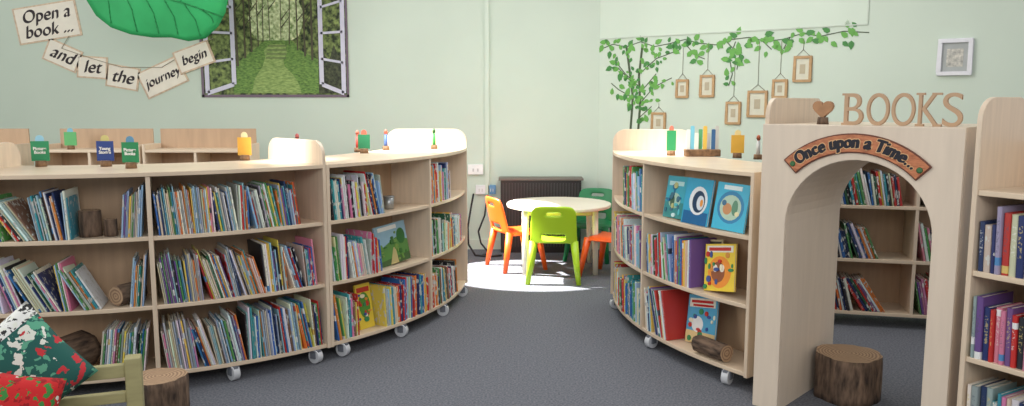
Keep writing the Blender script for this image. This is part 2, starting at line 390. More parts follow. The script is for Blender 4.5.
faceout(p3,1.58,.45,.22,.25,(238,206,70),[('c',0,.1,.085,.085,(240,150,60)),('c',-.01,.1,.05,.055,(150,90,60)),('c',-.03,.12,.016,.02,(245,235,220)),('c',.02,.12,.016,.02,(245,235,220)),('r',-.095,.095,.205,.24,(240,236,220)),('r',-.08,.08,.213,.231,(200,60,50))],'yellow picture book with multicoloured busy cover facing out',.07,busy=WM,seed=5,yaw=-9)
faceout(p3,1.38,.10,.25,.27,(90,170,205),[('r',-.125,.125,.0,.07,(224,196,140)),('c',-.03,.11,.05,.045,(240,240,235)),('p',[(-.11,.20),(.11,.215),(.11,.265),(-.11,.25)],(238,232,214)),('p',[(-.095,.225),(.09,.238),(.09,.252),(-.095,.24)],(200,40,40)),('p',[(-.08,.207),(.095,.218),(.095,.229),(-.08,.219)],(200,40,40))],'blue picture book with red title facing out',.125,busy=WM,seed=6,yaw=-6)
faceout(p2,.61,.45,.30,.25,(150,185,200),[('p',[(-.15,0),(.15,0),(.15,.13),(.04,.16),(-.15,.10)],(90,138,66)),('p',[(-.15,.0),(.15,.0),(.15,.05),(-.15,.03)],(70,100,56)),('p',[(-.05,0),(.03,0),(.02,.1),(.0,.1)],(190,175,120)),('c',.09,.16,.04,.05,(50,110,50)),('r',-.12,.06,.215,.24,(238,236,225))],'landscape picture book with green countryside cover facing out',.09,busy=[(60,110,50),(110,150,70),(120,150,70)],seed=7,yaw=-3)
faceout(p2,.345,.10,.12,.27,(232,205,70),[('c',0,.14,.045,.08,(90,150,60)),('r',-.05,.05,.22,.25,(200,60,50))],'narrow yellow picture book facing out',.10,busy=WM,seed=8)
v=frame(p2,.60)@Vector((0,.12,.80)); tn=G().cone((0,0,0),(0,0,.075),.03,.034,20).cone((0,0,.075),(0,0,.082),.036,.036,20).obj('tin_pot',pmat('tin_metal',(170,172,172),.35,.05,20,metal=.7),loc=tuple(v)); top(tn,'small silver tin pot standing on the shelf','tin')

# ---------------------------------------------------------------- logs and stumps
def stump(name,loc,r,h,label,cat,rot=(0,0,0),n=36,seed=0,group=None):
    rng=random.Random(seed); ph=[rng.uniform(0,6.28) for _ in range(5)]
    def rr(a,z): return r*(1+.04*math.sin(3*a+ph[0])+.025*math.sin(7*a+ph[1])+.02*math.sin(13*a+ph[2]+z*9)+.03*(1-z/h)*math.sin(4*a+ph[3]))
    g=G(); rows=6; vs=[]
    for j in range(rows+1):
        z=h*j/rows
        for i in range(n):
            a=2*math.pi*i/n; q=rr(a,z)*(.985 if j==rows else 1); vs.append((q*math.cos(a),q*math.sin(a),z))
    fs=[(j*n+i,j*n+(i+1)%n,(j+1)*n+(i+1)%n,(j+1)*n+i) for j in range(rows) for i in range(n)]
    g.add(vs,fs,0,None,True); g.add(vs[:n],[list(range(n))],1); g.add(vs[-n:],[list(range(n))],1)
    o=g.obj(name,[BARK,RINGS],loc=loc,rot=rot); return top(o,label,cat,group)
AX,AY=math.cos(rad(-42.7)),math.sin(rad(-42.7))
def ar(l,d): return (1.18+AX*l-AY*d, 3.75+AY*l+AX*d)
x,y=ar(.296,.405); stump('tree_stump_stool',(x,y,0),.154,.225,'dark bark tree stump stool standing inside the arch','stool',seed=1)
stump('tree_stump_stool',(-1.62,3.54,0),.12,.215,'brown tree stump stool beside the wooden bench','stool',seed=2)
def shelfpos(path,s,inset,z):
    v=frame(path,s)@Vector((0,inset,z)); return tuple(v)
stump('log',shelfpos(p1,.625,.12,.80),.050,.13,'upright dark log piece on the shelf between books','log',seed=4)
stump('log',shelfpos(p1,.725,.10,.80),.030,.085,'short branch piece standing on the shelf','log',seed=5)
v=shelfpos(p1,.735,.05,.505); stump('log',v,.048,.16,'small log lying end-on beside the books','log',rot=(rad(-90),0,rad(-20)),seed=6)
v=shelfpos(p1,.45,.05,.205); stump('log',v,.095,.18,'thick log lying end-on on the bottom shelf','log',rot=(rad(-90),0,rad(-15)),seed=7)
fm=frame(p3,1.55); v=fm@Vector((-.11,.055,.152)); ang=math.atan2(fm[1][0],fm[0][0])
stump('log',tuple(v),.046,.22,'rough bark log lying along the bottom shelf','log',rot=(0,rad(90),ang),seed=8)

# ---------------------------------------------------------------- arch
W,LG,LR,SP=.846,.125,.098,.90
ra=(W-LG-LR)/2; XC=LG+ra
A=empty('reading_arch',(1.18,3.75,0),rad(-42.7),'beech arched doorway unit with tall rounded side panel','arch')
def archpoly(h):
    p=[(0,0),(0,h),(W,h),(W,0),(W-LR,0),(W-LR,SP)]
    for i in range(1,24):
        a=math.pi*i/24; p.append((XC+ra*math.cos(a),SP+ra*math.sin(a)))
    p+=[(LG,SP),(LG,0)]; return p
ARCHW=pmat('pale_arch_laminate',(220,204,184),.4,.04,3,(10,10,1))
G().pxz(archpoly(1.36),-.02,0).obj('front_panel',ARCHW,A,bevel=.004)
G().pxz(archpoly(1.36),.63,.65).obj('rear_panel',ARCHW,A)
def yz(poly,x0,x1):
    n=len(poly); return G().add([(x0,y,z) for y,z in poly]+[(x1,y,z) for y,z in poly],[list(range(n)),list(range(2*n-1,n-1,-1))]+[(i,(i+1)%n,n+(i+1)%n,n+i) for i in range(n)])
yz(roundpoly(.0,.63,0,1.48,.08),0,.022).obj('side_panel',BEECHV,A,bevel=.003)
yz([(0,0),(.63,0),(.63,1.34),(0,1.34)],W-.022,W).obj('side_panel',BEECHV,A)
G().box(.022,W,0,.63,1.34,1.36).obj('top_board',BEECH,A)
pts=[(LG,0),(LG,SP)]+[(XC-ra*math.cos(math.pi*i/24),SP+ra*math.sin(math.pi*i/24)) for i in range(1,24)]+[(W-LR,SP),(W-LR,0)]
out=[]
for i,(px,pz) in enumerate(pts):
    if pz<=SP: out.append((px-.008 if px<XC else px+.008,pz))
    else:
        dx,dz=px-XC,pz-SP; k=(ra+.008)/ra; out.append((XC+dx*k,SP+dz*k))
G().pxz(pts+out[::-1],.0,.63).obj('tunnel_lining',ARCHW,A)
sc=.885; n=24; ha=rad(45)
def ringpoly(r0,r1,h,nn=24):
    return [(W/2+r1*math.sin(-h+2*h*i/nn),sc+r1*math.cos(-h+2*h*i/nn)) for i in range(nn+1)]+[(W/2+r0*math.sin(h-2*h*i/nn),sc+r0*math.cos(h-2*h*i/nn)) for i in range(nn+1)]
SG=empty('arch_sign',(ar(0,-.021)[0],ar(0,-.021)[1],0),rad(-42.7),'curved brown wooden sign reading Once upon a time on the arch','sign')
G().pxz(ringpoly(.358,.442,ha),-.010,0).obj('sign_border',flat((104,58,42)),SG,bevel=.003)
G().pxz(ringpoly(.364,.436,ha*.978),-.013,-.010).obj('sign_board',pmat('sign_wood',(196,126,86),.5,.15,30,(1,1,4),c2=(160,94,62)),SG)
txt='Once upon a Time...'; size=.074
adv={'m':.062,'i':.022,'.':.020,' ':.024,'t':.026,'O':.058,'w':.05,'T':.044}
tot=sum(adv.get(c,.042) for c in txt); r_=.387; k=(2*ha*.86*.40)/tot; cur=-tot/2
tg=G(); hg=G()
for ch in txt:
    w=adv.get(ch,.042); 
    if ch!=' ':
        th=(cur+w/2)*k/.40
        for tgt,off,nib,y_ in ((hg,.0042,.010,-.0136),(tg,.0012,.0085,-.0148)):
            me=None
            cu=bpy.data.curves.new('t','FONT'); cu.body=ch; cu.size=size; cu.extrude=.0006; cu.align_x='CENTER'; cu.offset=off; cu.shear=.1
            o=bpy.data.objects.new('t',cu); COL.objects.link(o); bpy.context.view_layer.update()
            me=bpy.data.meshes.new_from_object(o.evaluated_get(bpy.context.evaluated_depsgraph_get()))
            V,F=nibbed(me,nib if ch!='.' else .002,5,20,.84)
            M=Matrix.Translation((W/2,y_,sc))@Matrix.Rotation(th,4,'Y')@Matrix.Translation((0,0,r_-.006))@Matrix.Rotation(math.pi/2,4,'X')
            tgt.add(V,F,0,M)
            bpy.data.objects.remove(o); bpy.data.curves.remove(cu)
    cur+=w
for gg,nm,col in ((hg,'lettering_outline',(222,178,128)),(tg,'lettering',(26,24,36))):
    tme=bpy.data.meshes.new(nm); tme.from_pydata(gg.v,[],gg.f); tme.materials.append(flat(col)); link(nm,tme,SG)
for s_ in (-1,1):
    th=s_*ha*.93; G().cone((W/2+.4*math.sin(th),-.0135,sc+.4*math.cos(th)),(W/2+.4*math.sin(th),-.018,sc+.4*math.cos(th)),.013,.008,14).obj('sign_stud',flat((60,110,66)),SG)
for ch,l in zip('BOOKS',(.382,.484,.586,.686,.775)):
    x,y=ar(l,.06)
    me=glyphs(ch,.185,.010,0,-.001); me.materials.append(MDF)
    xs=[v.co.x for v in me.vertices]; ys=[v.co.y for v in me.vertices]; cx=(min(xs)+max(xs))/2
    kx=(.092 if ch=='O' else .080 if ch in 'BK' else .074)/(max(xs)-min(xs)); ky=.138/(max(ys)-min(ys)); y0=min(ys)
    for v in me.vertices: v.co.x=(v.co.x-cx)*kx; v.co.y=(v.co.y-y0)*ky
    if ch in 'BK':
        g2=G(); g2.v=[v.co[:] for v in me.vertices]; g2.f=[list(p.vertices) for p in me.polygons]; g2.m=[0]*len(g2.f); g2.sm=[False]*len(g2.f)
        g2.box(-.050,-.018,0,.009,-.0102,.0102); g2.box(-.050,-.018,.129,.138,-.0102,.0102)
        if ch=='K': g2.box(.018,.049,0,.009,-.0102,.0102); g2.box(.010,.046,.129,.138,-.0102,.0102)
        ob=g2.obj('wooden_letter',MDF)
    else: ob=link('wooden_letter',me)
    ob.location=(x,y,1.36); ob.rotation_euler=(math.pi/2,0,rad(-42.7))
    top(ob,'freestanding brown wooden letter %s on top of the arch'%ch,'letter','wooden letters spelling BOOKS')
x,y=ar(.235,.09); H=empty('heart_ornament',(x,y,1.36),rad(-42.7),'brown wooden heart on a small block atop the arch','ornament')
hp=[]
for i in range(32):
    t=2*math.pi*i/32; hp.append((.046*math.sin(t)**3,.070+.0029*(13*math.cos(t)-5*math.cos(2*t)-2*math.cos(3*t)-math.cos(4*t))))
G().pxz(hp,-.012,.012).obj('heart',pmat('heart_wood',(166,124,88),.6,.15,20),H,bevel=.004)
G().cone((0,0,0),(0,0,.032),.026,.022,14).obj('block',BARK,H)

# ---------------------------------------------------------------- shelf-top signs
def label(loc,c,words,cname,w=.09,h=.095,rz=0,extra=None,sz=.023):
    e=empty('shelf_sign',loc,rz,'%s card sign in a log slice on the bookcase'%cname,'sign','card signs on the bookcases')
    g=G().cone((0,0,0),(0,0,.032),.028,.026,14,0,True,None,1); g.obj('log_base',[CORK,RINGS],e)
    G().box(-w/2,w/2,-.003,.001,.030,.040+h).obj('card',flat(c),e)
    ex=extra or (230,225,210)
    ht=.040+h; p=[(-w*.24,.08),(w*.24,.08),(w*.24,ht+.012)]+[(w*.24*math.cos(a),ht+.012+.02*math.sin(a)) for a in (.5,1.0,1.57,2.14,2.64)]+[(-w*.24,ht+.012)]
    G().pxz(p,.001,.003).obj('card_picture',flat(ex),e)
    if words: text('lettering',words,sz,LITHI,e,(0,-.005,.038+h*.5),off=.0006,ext=.0008)
def peg(loc,c,c2,cname,rz=0):
    e=empty('peg_figure',loc,rz,'slim %s painted peg figure on a log slice'%cname,'ornament','painted peg figures')
    G().cone((0,0,0),(0,0,.03),.026,.024,14,0,True,None,1).obj('log_base',[CORK,RINGS],e)
    G().cone((0,0,.03),(0,0,.10),.013,.011,12).cone((0,0,.10),(0,0,.115),.011,.006,12).obj('body',flat(c),e)
    G().cone((0,0,.113),(0,0,.123),.007,.013,12).cone((0,0,.123),(0,0,.138),.013,.011,12).cone((0,0,.138),(0,0,.146),.011,.004,12).obj('head',flat(c2),e)
T=1.12
label((-2.50,4.24,T),(44,140,92),'Picture\nBooks','green',rz=rad(8),extra=(150,200,220))
label((-2.16,4.25,T),(36,62,128),'Young\nStories','navy blue',extra=(200,190,120))
label((-1.97,4.13,T),(28,128,76),'Picture\nBooks','green',rz=rad(-4),extra=(90,140,170))
label((-1.57,4.70,T),(232,174,64),'','orange',w=.08,extra=(235,220,170))
label((-.99,5.36,T),(34,120,78),'','dark green',w=.08,h=.085,extra=(200,90,70))
peg((-1.06,5.50,T),(200,70,60),(225,120,100),'red')
peg((-.90,5.72,T),(80,110,180),(235,120,100),'blue')
peg((-.57,5.86,T),(60,150,70),(50,110,60),'green')
label((1.02,5.13,T),(44,146,88),'','green',w=.06,h=.12,extra=(190,110,90))
label((1.38,4.90,T),(236,184,70),'','yellow',w=.08,h=.10,extra=(250,230,160))
peg((1.47,4.78,T),(205,205,200),(190,110,80),'pale')
label((-3.58,6.5,1.08),(90,170,100),'','small green',w=.10,h=.10,extra=(120,180,200))
peg((-1.34,5.0,T),(190,120,110),(200,110,110),'pink')
h_=empty('bookmark_holder',(1.20,5.05,T),0,'wooden block holding many pale and coloured bookmarks','bookmark holder')
G().box(-.11,.11,-.035,.035,0,.045).obj('block',CORK,h_,bevel=.006)
cols=[(220,225,220),(120,190,210),(235,235,225),(90,170,120),(240,200,90),(210,215,220),(60,110,160),(225,225,215)]
for i,c in enumerate(cols):
    xx=-.09+.026*i
    G().pxz(roundpoly(xx-.0125,xx+.0125,.04,.17+.025*math.sin(i*2.1),.006,3),-.002+.012*math.sin(i*3),.001+.012*math.sin(i*3)).obj('bookmark',flat(c),h_)

# ---------------------------------------------------------------- table & chairs
TB=empty('round_table',(.41,6.95,0),0,'round cream-topped childrens table with pale legs','table')
G().cone((0,0,.555),(0,0,.585),.455,.455,48).obj('table_top',CREAM,TB,bevel=.006)
G().box(-.28,.28,-.28,.28,.51,.555).obj('apron',pmat('table_wood',(214,188,150),.5,.06,5),TB,bevel=.004)
for sx in (-1,1):
    for sy in (-1,1):
        G().cone((sx*.30,sy*.27,0),(sx*.29,sy*.26,.555),.022,.028,14).obj('leg',CREAM,TB)
def chair(loc,rz,mat,label):
    e=empty('childs_chair',loc,rz,label,'chair','plastic school chairs')
    nx,ny=10,10; vs=[];fs=[]
    for j in range(ny+1):
        for i in range(nx+1):
            u=-1+2*i/nx; v=-1+2*j/ny
            x=.195*u*(1-.08*v*v); y=.18*v*(1-.10*u*u)
            z=.35-.014*(1-u*u)*(1-v*v)+(-.035*max(0,v-.6)/.4)-.03*abs(u)**4
            vs.append((x,y,z))
    for j in range(ny):
        for i in range(nx): a=j*(nx+1)+i; fs.append((a,a+1,a+nx+2,a+nx+1))
    o=G().add(vs,fs,0,None,True).obj('seat',mat,e); m=o.modifiers.new('s','SOLIDIFY'); m.thickness=.022; m.offset=0; o.modifiers.new('b','SUBSURF').levels=1
    vs=[];fs=[]; nx,nz=12,12
    for j in range(nz+1):
        for i in range(nx+1):
            u=-1+2*i/nx; w=j/nz
            hw=.190-.012*w-.03*max(0,(w-.8)/.2)**2
            x=hw*u; y=-.160-.075*w-.03*(1-u*u)+.01; z=.335+.31*w-.012*(u**4)*max(0,(w-.6)/.4)
            vs.append((x,y,z))
    for j in range(nz):
        for i in range(nx):
            if 4<=i<=7 and j==9: continue
            if 3<=i<=8 and j in (1,2): continue
            a=j*(nx+1)+i; fs.append((a,a+1,a+nx+2,a+nx+1))
    o=G().add(vs,fs,0,None,True).obj('backrest',mat,e); m=o.modifiers.new('s','SOLIDIFY'); m.thickness=.022; m.offset=0; s2=o.modifiers.new('b','SUBSURF'); s2.levels=1; s2.render_levels=2
    for sx in (-1,1):
        G().cone((sx*.205,-.20,0),(sx*.165,-.14,.345),.019,.034,12).obj('leg',mat,e)
        G().cone((sx*.20,.19,0),(sx*.16,.13,.335),.019,.032,12).obj('leg',mat,e)
chair((.345,6.50,0),rad(-4),GREENCH,'lime green plastic school chair pulled up to the table')
chair((.04,7.0,0),rad(-66),ORANGE,'orange plastic school chair beside the round table')
chair((.83,6.66,0),rad(58),ORANGE,'orange plastic school chair half hidden by the bookcase')
chair((.74,7.38,0),rad(160),DGREEN,'dark green plastic school chair behind the table')

RD=empty('storage_heater',(-.11,7.69,0),0,'dark grilled low heater cabinet against the wall','heater')
G().box(0,.78,0,.19,0,.71).obj('body',DARK,RD,bevel=.005)
G().box(-.02,.80,-.02,.20,.71,.73).obj('top_shelf',flat((110,102,94)),RD,bevel=.003)
g=G()
for i in range(26): g.box(.02+i*.029,.032+i*.029,-.008,0,.06,.68)
g.obj('grille',flat((58,56,56)),RD)
def socket(x,z,w,h,col,lab):
    e=empty('wall_socket',(x,7.9,z),0,lab,'socket','wall sockets')
    G().box(-w/2,w/2,-.03,0,-h/2,h/2).obj('faceplate',flat(col),e,bevel=.004)
    G().box(-w*.2,-w*.1,-.033,-.03,-.02,.01).box(w*.1,w*.2,-.033,-.03,-.02,.01).obj('switch',flat((200,200,198)),e)
socket(-.36,.80,.15,.1,(238,238,236),'white double wall socket with switches')
socket(-.31,.60,.10,.09,(225,228,228),'small white wall socket')
socket(-.20,.60,.08,.09,(100,150,190),'small blue wall box')
def cable(name,pts,r,lab):
    o=G().tube(pts,r,6).obj(name,DARK); top(o,lab,'cable')
cable('power_cable',[(-.38,7.86,.56),(-.40,7.8,.45),(-.43,7.7,.25),(-.42,7.6,.1),(-.35,7.5,.012),(-.2,7.45,.012),(-.1,7.5,.012)],.010,'black power cable drooping from socket to floor')
cable('power_cable',[(-.24,7.86,.55),(-.27,7.8,.35),(-.33,7.75,.2),(-.3,7.65,.10),(-.22,7.6,.012),(-.28,7.5,.012)],.009,'thin black cable hanging from the wall box')

# ---------------------------------------------------------------- bunting cards on the back wall
def mx(u): return (u-512)/103
def mz(v): return 1.46+(102-v)/104.3
CARD=pmat('aged_card',(238,230,214),.8,.05,9)
EDGE=pmat('card_brown_edge',(212,188,162),.8,.2,30)
def card(cu,cv,w,h,rot,t,size,back=-.001):
    e=empty('bunting_card',(mx(cu),7.9,mz(cv)),0,'white card with brown edges reading %s on the wall'%t.replace('\n',' '),'sign','lettered cards on the wall')
    e.rotation_euler=(0,rad(rot),0)
    w/=103;h/=103; o=back+.001
    G().box(-w/2,w/2,o-.006,-.0,-h/2,h/2).obj('card_edge',EDGE,e)
    k=.018; G().box(-w/2+k,w/2-k,o-.009,o-.006,-h/2+k*.8,h/2-k*.8).obj('card_face',CARD,e)
    text('lettering',t,size,INK,e,(0,o-.010,.0),shear=.25,off=-.003,nib=.017,sx=.93)
card(49,22,64,36,-9,'Open a\nbook ...',.17)
card(62,55,36,23,24,'and',.175); card(91,67,31,22,4,'let',.175); card(121,77,33,23,10,'the',.175)
card(161,77,46,28,-24,'journey',.128); card(194,57,38,23,-20,'begin',.13,-.016)
o=G().tube([(mx(70),7.885,mz(36)),(mx(62),7.885,mz(48)),(mx(91),7.885,mz(58)),(mx(121),7.885,mz(67)),(mx(161),7.885,mz(67)),(mx(194),7.880,mz(48)),(mx(214),7.880,mz(38))],.003,6).obj('string',flat((150,140,120)))
top(o,'thin string joining the lettered cards','string')

# green leaf canopy
LF=empty('leaf_canopy',(-3.04,7.05,2.32),0,'large green fabric leaf canopy fixed on the wall','canopy')
Lo=[(-.60,.12),(-.575,.0),(-.50,-.13),(-.37,-.23),(-.20,-.29),(-.02,-.315),(.14,-.315),(.28,-.345),(.42,-.32),(.53,-.22),(.60,-.10),(.63,.02),(.62,.16),(.50,.36),(.32,.50),(.12,.60),(-.06,.62),(-.26,.54),(-.46,.38),(-.57,.25)]
def leafy(x,z): return .10*(x*x)/.36*1.0 + .35*(z-.15)**2 - .20 + .008*math.sin(9*x-4*z)
nr=10; na=len(Lo)*3
def lout(i):
    t=i/3; a=int(t)%len(Lo); b=(a+1)%len(Lo); f=t-int(t)
    return (Lo[a][0]*(1-f)+Lo[b][0]*f, Lo[a][1]*(1-f)+Lo[b][1]*f)
vs=[]
for j in range(nr+1):
    for i in range(na):
        x,z=lout(i); q=j/nr; x*=q; z=.1+(z-.1)*q; vs.append((x,leafy(x,z),z))
fs=[(j*na+i,j*na+(i+1)%na,(j+1)*na+(i+1)%na,(j+1)*na+i) for j in range(nr) for i in range(na)]
o=G().add(vs,fs,0,None,True).obj('leaf_fabric',pmat('green_fabric',(44,168,96),.7,.08,3,c2=(34,148,82)),LF)
m=o.modifiers.new('s','SOLIDIFY'); m.thickness=.008
g=G()
def onleaf(pts,r):
    P=[]
    for (x0,z0),(x1,z1) in zip(pts,pts[1:]):
        for k in range(5): t=k/4; x=x0+(x1-x0)*t; z=z0+(z1-z0)*t; P.append((x,leafy(x,z)-.005,z))
    g.tube([p for i,p in enumerate(P) if i==0 or (Vector(p)-Vector(P[i-1])).length>1e-5],r,6)
onleaf([(-.57,.20),(-.3,.12),(0,.04),(.3,-.04),(.58,-.14)],.006)
for x0,z0,x1,z1 in ((-.4,.14,-.36,-.20),(-.22,.09,-.14,-.27),(-.05,.05,.04,-.28),(.12,.0,.2,-.29),(.28,-.04,.38,-.30),(.42,-.09,.5,-.19),(-.3,.12,-.25,.45),(0,.04,.05,.55),(.25,-.03,.35,.40)):
    onleaf([(x0,z0),(x0*.4+x1*.6+.02,(z0+z1)/2),(x1,z1)],.003)
g.obj('leaf_vein',flat((30,136,74)),LF)
G().tube([(0,-.12,.5),(.05,.3,.64),(.1,.85,.62)],.014).obj('stem',flat((30,120,60)),LF)

# garden window mural
MU=empty('window_mural',(0,7.9,0),0,'flat wall mural of open white window onto a green woodland path','mural')
FOL=pmat('mural_foliage',(140,158,88),.7,.1,20,(1,1,1),detail=10,c2=(32,44,22))
FOL.node_tree.nodes['Color Ramp'].color_ramp.elements[0].position=.38
GRASS=pmat('mural_grass',(118,152,72),.7,.1,34,(1,1,2.5),detail=9,c2=(66,98,44))
PATH=pmat('mural_path',(152,172,102),.7,.1,26,(1,1,3),detail=9,c2=(104,132,66))
GLOW=pmat('mural_bright_leaves',(216,224,176),.7,.1,34,detail=10,c2=(96,124,58))
def q(pts): return [(mx(a),mz(b)) for a,b in pts]
TOPV=-34
G().pxz(q([(200,96),(348,96),(348,TOPV),(200,TOPV)]),-.004,-.0).obj('mural_sheet',FOL,MU)
G().pxz(q([(232,93),(322,93),(322,62),(312,56),(300,50),(294,42),(288,38),(266,38),(258,46),(250,52),(240,60),(232,64)]),-.006,-.004).obj('painted_grass',GRASS,MU)
G().pxz(q([(250,93),(300,93),(298,84),(292,74),(284,66),(283,60),(287,52),(285,44),(270,44),(264,50),(265,57),(262,66),(254,78)]),-.008,-.006).obj('painted_path',PATH,MU)
G().pxz(q([(258,40),(292,40),(299,36),(302,28),(305,14),(300,2),(304,-12),(296,-24),(284,-20),(276,-30),(264,-22),(256,-24),(250,-12),(254,4),(249,18),(252,32)]),-.007,-.005).obj('painted_light',GLOW,MU)
g=G(); rt=random.Random(3)
for u0,w,b in ((236,2.4,66),(244,1.8,58),(251,1.5,52),(258,1.1,46),(263,.8,42),(270,.7,40),(281,.7,40),(289,1,44),(297,1.4,50),(304,1.9,56),(311,2.2,60),(318,2.6,66)):
    l_=rt.uniform(-3,3); g.pxz(q([(u0,b),(u0+w,b),(u0+w*.7+l_,TOPV),(u0+l_,TOPV)]),-.010,-.008)
    for j in range(2):
        v0=rt.uniform(-10,30); dd=rt.choice((-1,1)); g.pxz(q([(u0+l_*.5,v0),(u0+l_*.5+.7,v0+1.2),(u0+l_*.5+dd*9,v0-10),(u0+l_*.5+dd*9,v0-10.8)]),-.0095,-.008)
g.obj('painted_trunk',flat((76,72,50)),MU)
g=G()
for i in range(4): g.pxz(q([(268-i*.8,45+i*4),(287-i*.4,45+i*4),(287-i*.4,46.3+i*4),(268-i*.8,46.3+i*4)]),-.009,-.007)
g.obj('painted_step',flat((96,112,64)),MU)
DKF=pmat('mural_dark_bush',(78,84,58),.7,.1,40,detail=9,c2=(24,28,18))
G().pxz(q([(318,93),(345,93),(345,46),(338,56),(334,44),(329,60),(322,52),(318,70)]),-.011,-.009).obj('painted_bush',DKF,MU)
def sash(corners,nm):
    L=lambda p,qq,t:(p[0]+(qq[0]-p[0])*t,p[1]+(qq[1]-p[1])*t)
    TL,TR,BR,BL=corners; g=G()
    def bar(p0,p1,wid,horizontal):
        if horizontal: pts=[(p0[0],p0[1]-wid),(p1[0],p1[1]-wid),(p1[0],p1[1]+wid),(p0[0],p0[1]+wid)]
        else: pts=[(p0[0]-wid,p0[1]),(p0[0]+wid,p0[1]),(p1[0]+wid,p1[1]),(p1[0]-wid,p1[1])]
        g.pxz(q(pts),-.014,-.011)
    bar(TL,BL,2.2,False); bar(TR,BR,2.2,False)
    for t in (0,.25,.5,.75,1): bar(L(TL,BL,t),L(TR,BR,t),2.2 if t in(0,1) else 1.2,True)
    g.obj(nm,flat((204,202,216)),MU)
sash([(206,-30),(233,-18),(233,84),(206,93)],'painted_window_sash')
sash([(321,-18),(343,-30),(343,93),(321,84)],'painted_window_sash')
g=G(); g.pxz(q([(200,97),(348,97),(348,94.5),(200,94.5)]),-.013,-.010); g.pxz(q([(200,97),(202.5,97),(202.5,TOPV),(200,TOPV)]),-.013,-.010); g.pxz(q([(346,97),(348,97),(348,TOPV),(346,TOPV)]),-.013,-.010); g.obj('painted_frame',flat((110,92,106)),MU)

# ---------------------------------------------------------------- tree decal on slanted wall (wall coordinates: k along, z up)
TD=empty('tree_wall_sticker',(.85,7.9,0),WA,'green leafy vine and tree sticker on the wall','wall sticker')
stems=[[(.44,1.15),(.46,1.45),(.44,1.7),(.47,1.98)],[(.36,1.2),(.38,1.5),(.34,1.75),(.30,1.98)],[(.46,1.45),(.6,1.6),(.78,1.68)],[(.45,1.6),(.3,1.72),(.18,1.85)],
[(.44,1.72),(.62,1.86),(.85,1.93)],[(.02,1.97),(.15,2.01),(.3,1.98),(.45,2.02),(.6,1.97),(.75,1.99),(.9,2.02),(1.05,1.98),(1.2,1.96),(1.35,2.0),(1.5,2.01),(1.65,1.97),(1.8,1.98),(1.95,2.02),(2.1,1.99),(2.28,2.02),(2.47,2.0)],
[(.9,1.99),(1.0,1.88),(1.1,1.84)],[(1.3,1.98),(1.42,1.86),(1.40,1.74)],[(1.6,1.99),(1.7,1.9)],[(.38,1.5),(.22,1.58),(.14,1.64)],[(.46,1.32),(.58,1.42)],[(1.85,1.99),(1.8,1.9)],[(1.38,1.98),(1.33,1.84),(1.36,1.70),(1.33,1.6)],[(.36,1.65),(.22,1.78),(.10,1.80)],[(.46,1.55),(.62,1.72)]]
g=G()
for st in stems:
    for (a,b),(c,d) in zip(st,st[1:]):
        w=.011 if st in stems[:2] else .004; L_=math.hypot(c-a,d-b); nx_,nz_=-(d-b)/L_*w,(c-a)/L_*w
        g.pxz([(a-nx_,b-nz_),(c-nx_,d-nz_),(c+nx_,d+nz_),(a+nx_,b+nz_)],-.003,0)
g.obj('printed_stem',flat((62,78,50)),TD)
g=G(); rl=random.Random(4)
for si,st in enumerate(stems):
    for (a,b),(c,d) in zip(st,st[1:]):
        L_=math.hypot(c-a,d-b)
        for i in range(max(2,int(L_/.027))):
            t=rl.random(); x=a+(c-a)*t+rl.uniform(-.065,.065); z=b+(d-b)*t+rl.uniform(-.08,.045)
            if si<2 and z<1.4: continue
            ln=rl.uniform(.05,.085) if si>=5 else rl.uniform(.035,.06); an=rl.uniform(0,6.28); ca,sa=math.cos(an),math.sin(an)
            sh=[(0,0),(.25,.30),(.6,.27),(1,0),(.6,-.27),(.25,-.30)]
            g.pxz([(x+(px*ca-py*sa)*ln,z+(px*sa+py*ca)*ln) for px,py in sh],-.005-.0005*(i%3),-.0025,rl.choice((0,0,1)))
g.obj('printed_foliage',[flat((98,162,70)),flat((62,128,58))],TD)
FR=pmat('frame_wood',(180,144,100),.5,.12,14,(1,1,3))
for k,z,w,h,zt in ((.658,1.27,.15,.19,1.45),(.89,1.58,.125,.17,1.95),(1.131,1.60,.14,.20,1.97),(1.382,1.364,.14,.20,1.8),(1.595,1.443,.175,.23,1.97),(1.785,1.57,.13,.16,1.97),(1.967,1.73,.15,.215,1.98)):
    e=empty('framed_picture',(*wp(k,z)[:2],z),WA,'small brown wooden picture frame hanging by string','picture frame','small wooden frames on the vine')
    b=.022
    G().box(-w/2,w/2,-.018,-.0,-h/2,-h/2+b).box(-w/2,w/2,-.018,-.0,h/2-b,h/2).box(-w/2,-w/2+b,-.018,-.0,-h/2+b,h/2-b).box(w/2-b,w/2,-.018,-.0,-h/2+b,h/2-b).obj('frame',FR,e,bevel=.003)
    G().box(-w/2+b,w/2-b,-.009,-.003,-h/2+b,h/2-b).obj('picture',flat((206,204,184)),e)
    G().box(-w*.15,w*.15,-.011,-.009,-h*.18,h*.18).obj('picture_motif',flat((176,164,138)),e)
    G().tube([(-w*.35,-.006,h/2),(0,-.006,h/2+.05),(w*.35,-.006,h/2)],.002,5).tube([(0,-.006,h/2+.05),(0,-.006,zt-z)],.002,5).obj('string',flat((120,110,90)),e)
e=empty('framed_picture',(*wp(3.08,1.79)[:2],1.79),WA,'white square picture frame with grey print on the wall','picture frame')
w,h,b=.23,.27,.03
G().box(-w/2,w/2,-.03,-.0,-h/2,-h/2+b).box(-w/2,w/2,-.03,-.0,h/2-b,h/2).box(-w/2,-w/2+b,-.03,-.0,-h/2+b,h/2-b).box(w/2-b,w/2,-.03,-.0,-h/2+b,h/2-b).obj('frame',flat((222,222,226)),e,bevel=.004)
G().box(-w/2+b,w/2-b,-.012,-.003,-h/2+b,h/2-b).obj('picture',flat((168,172,170)),e)
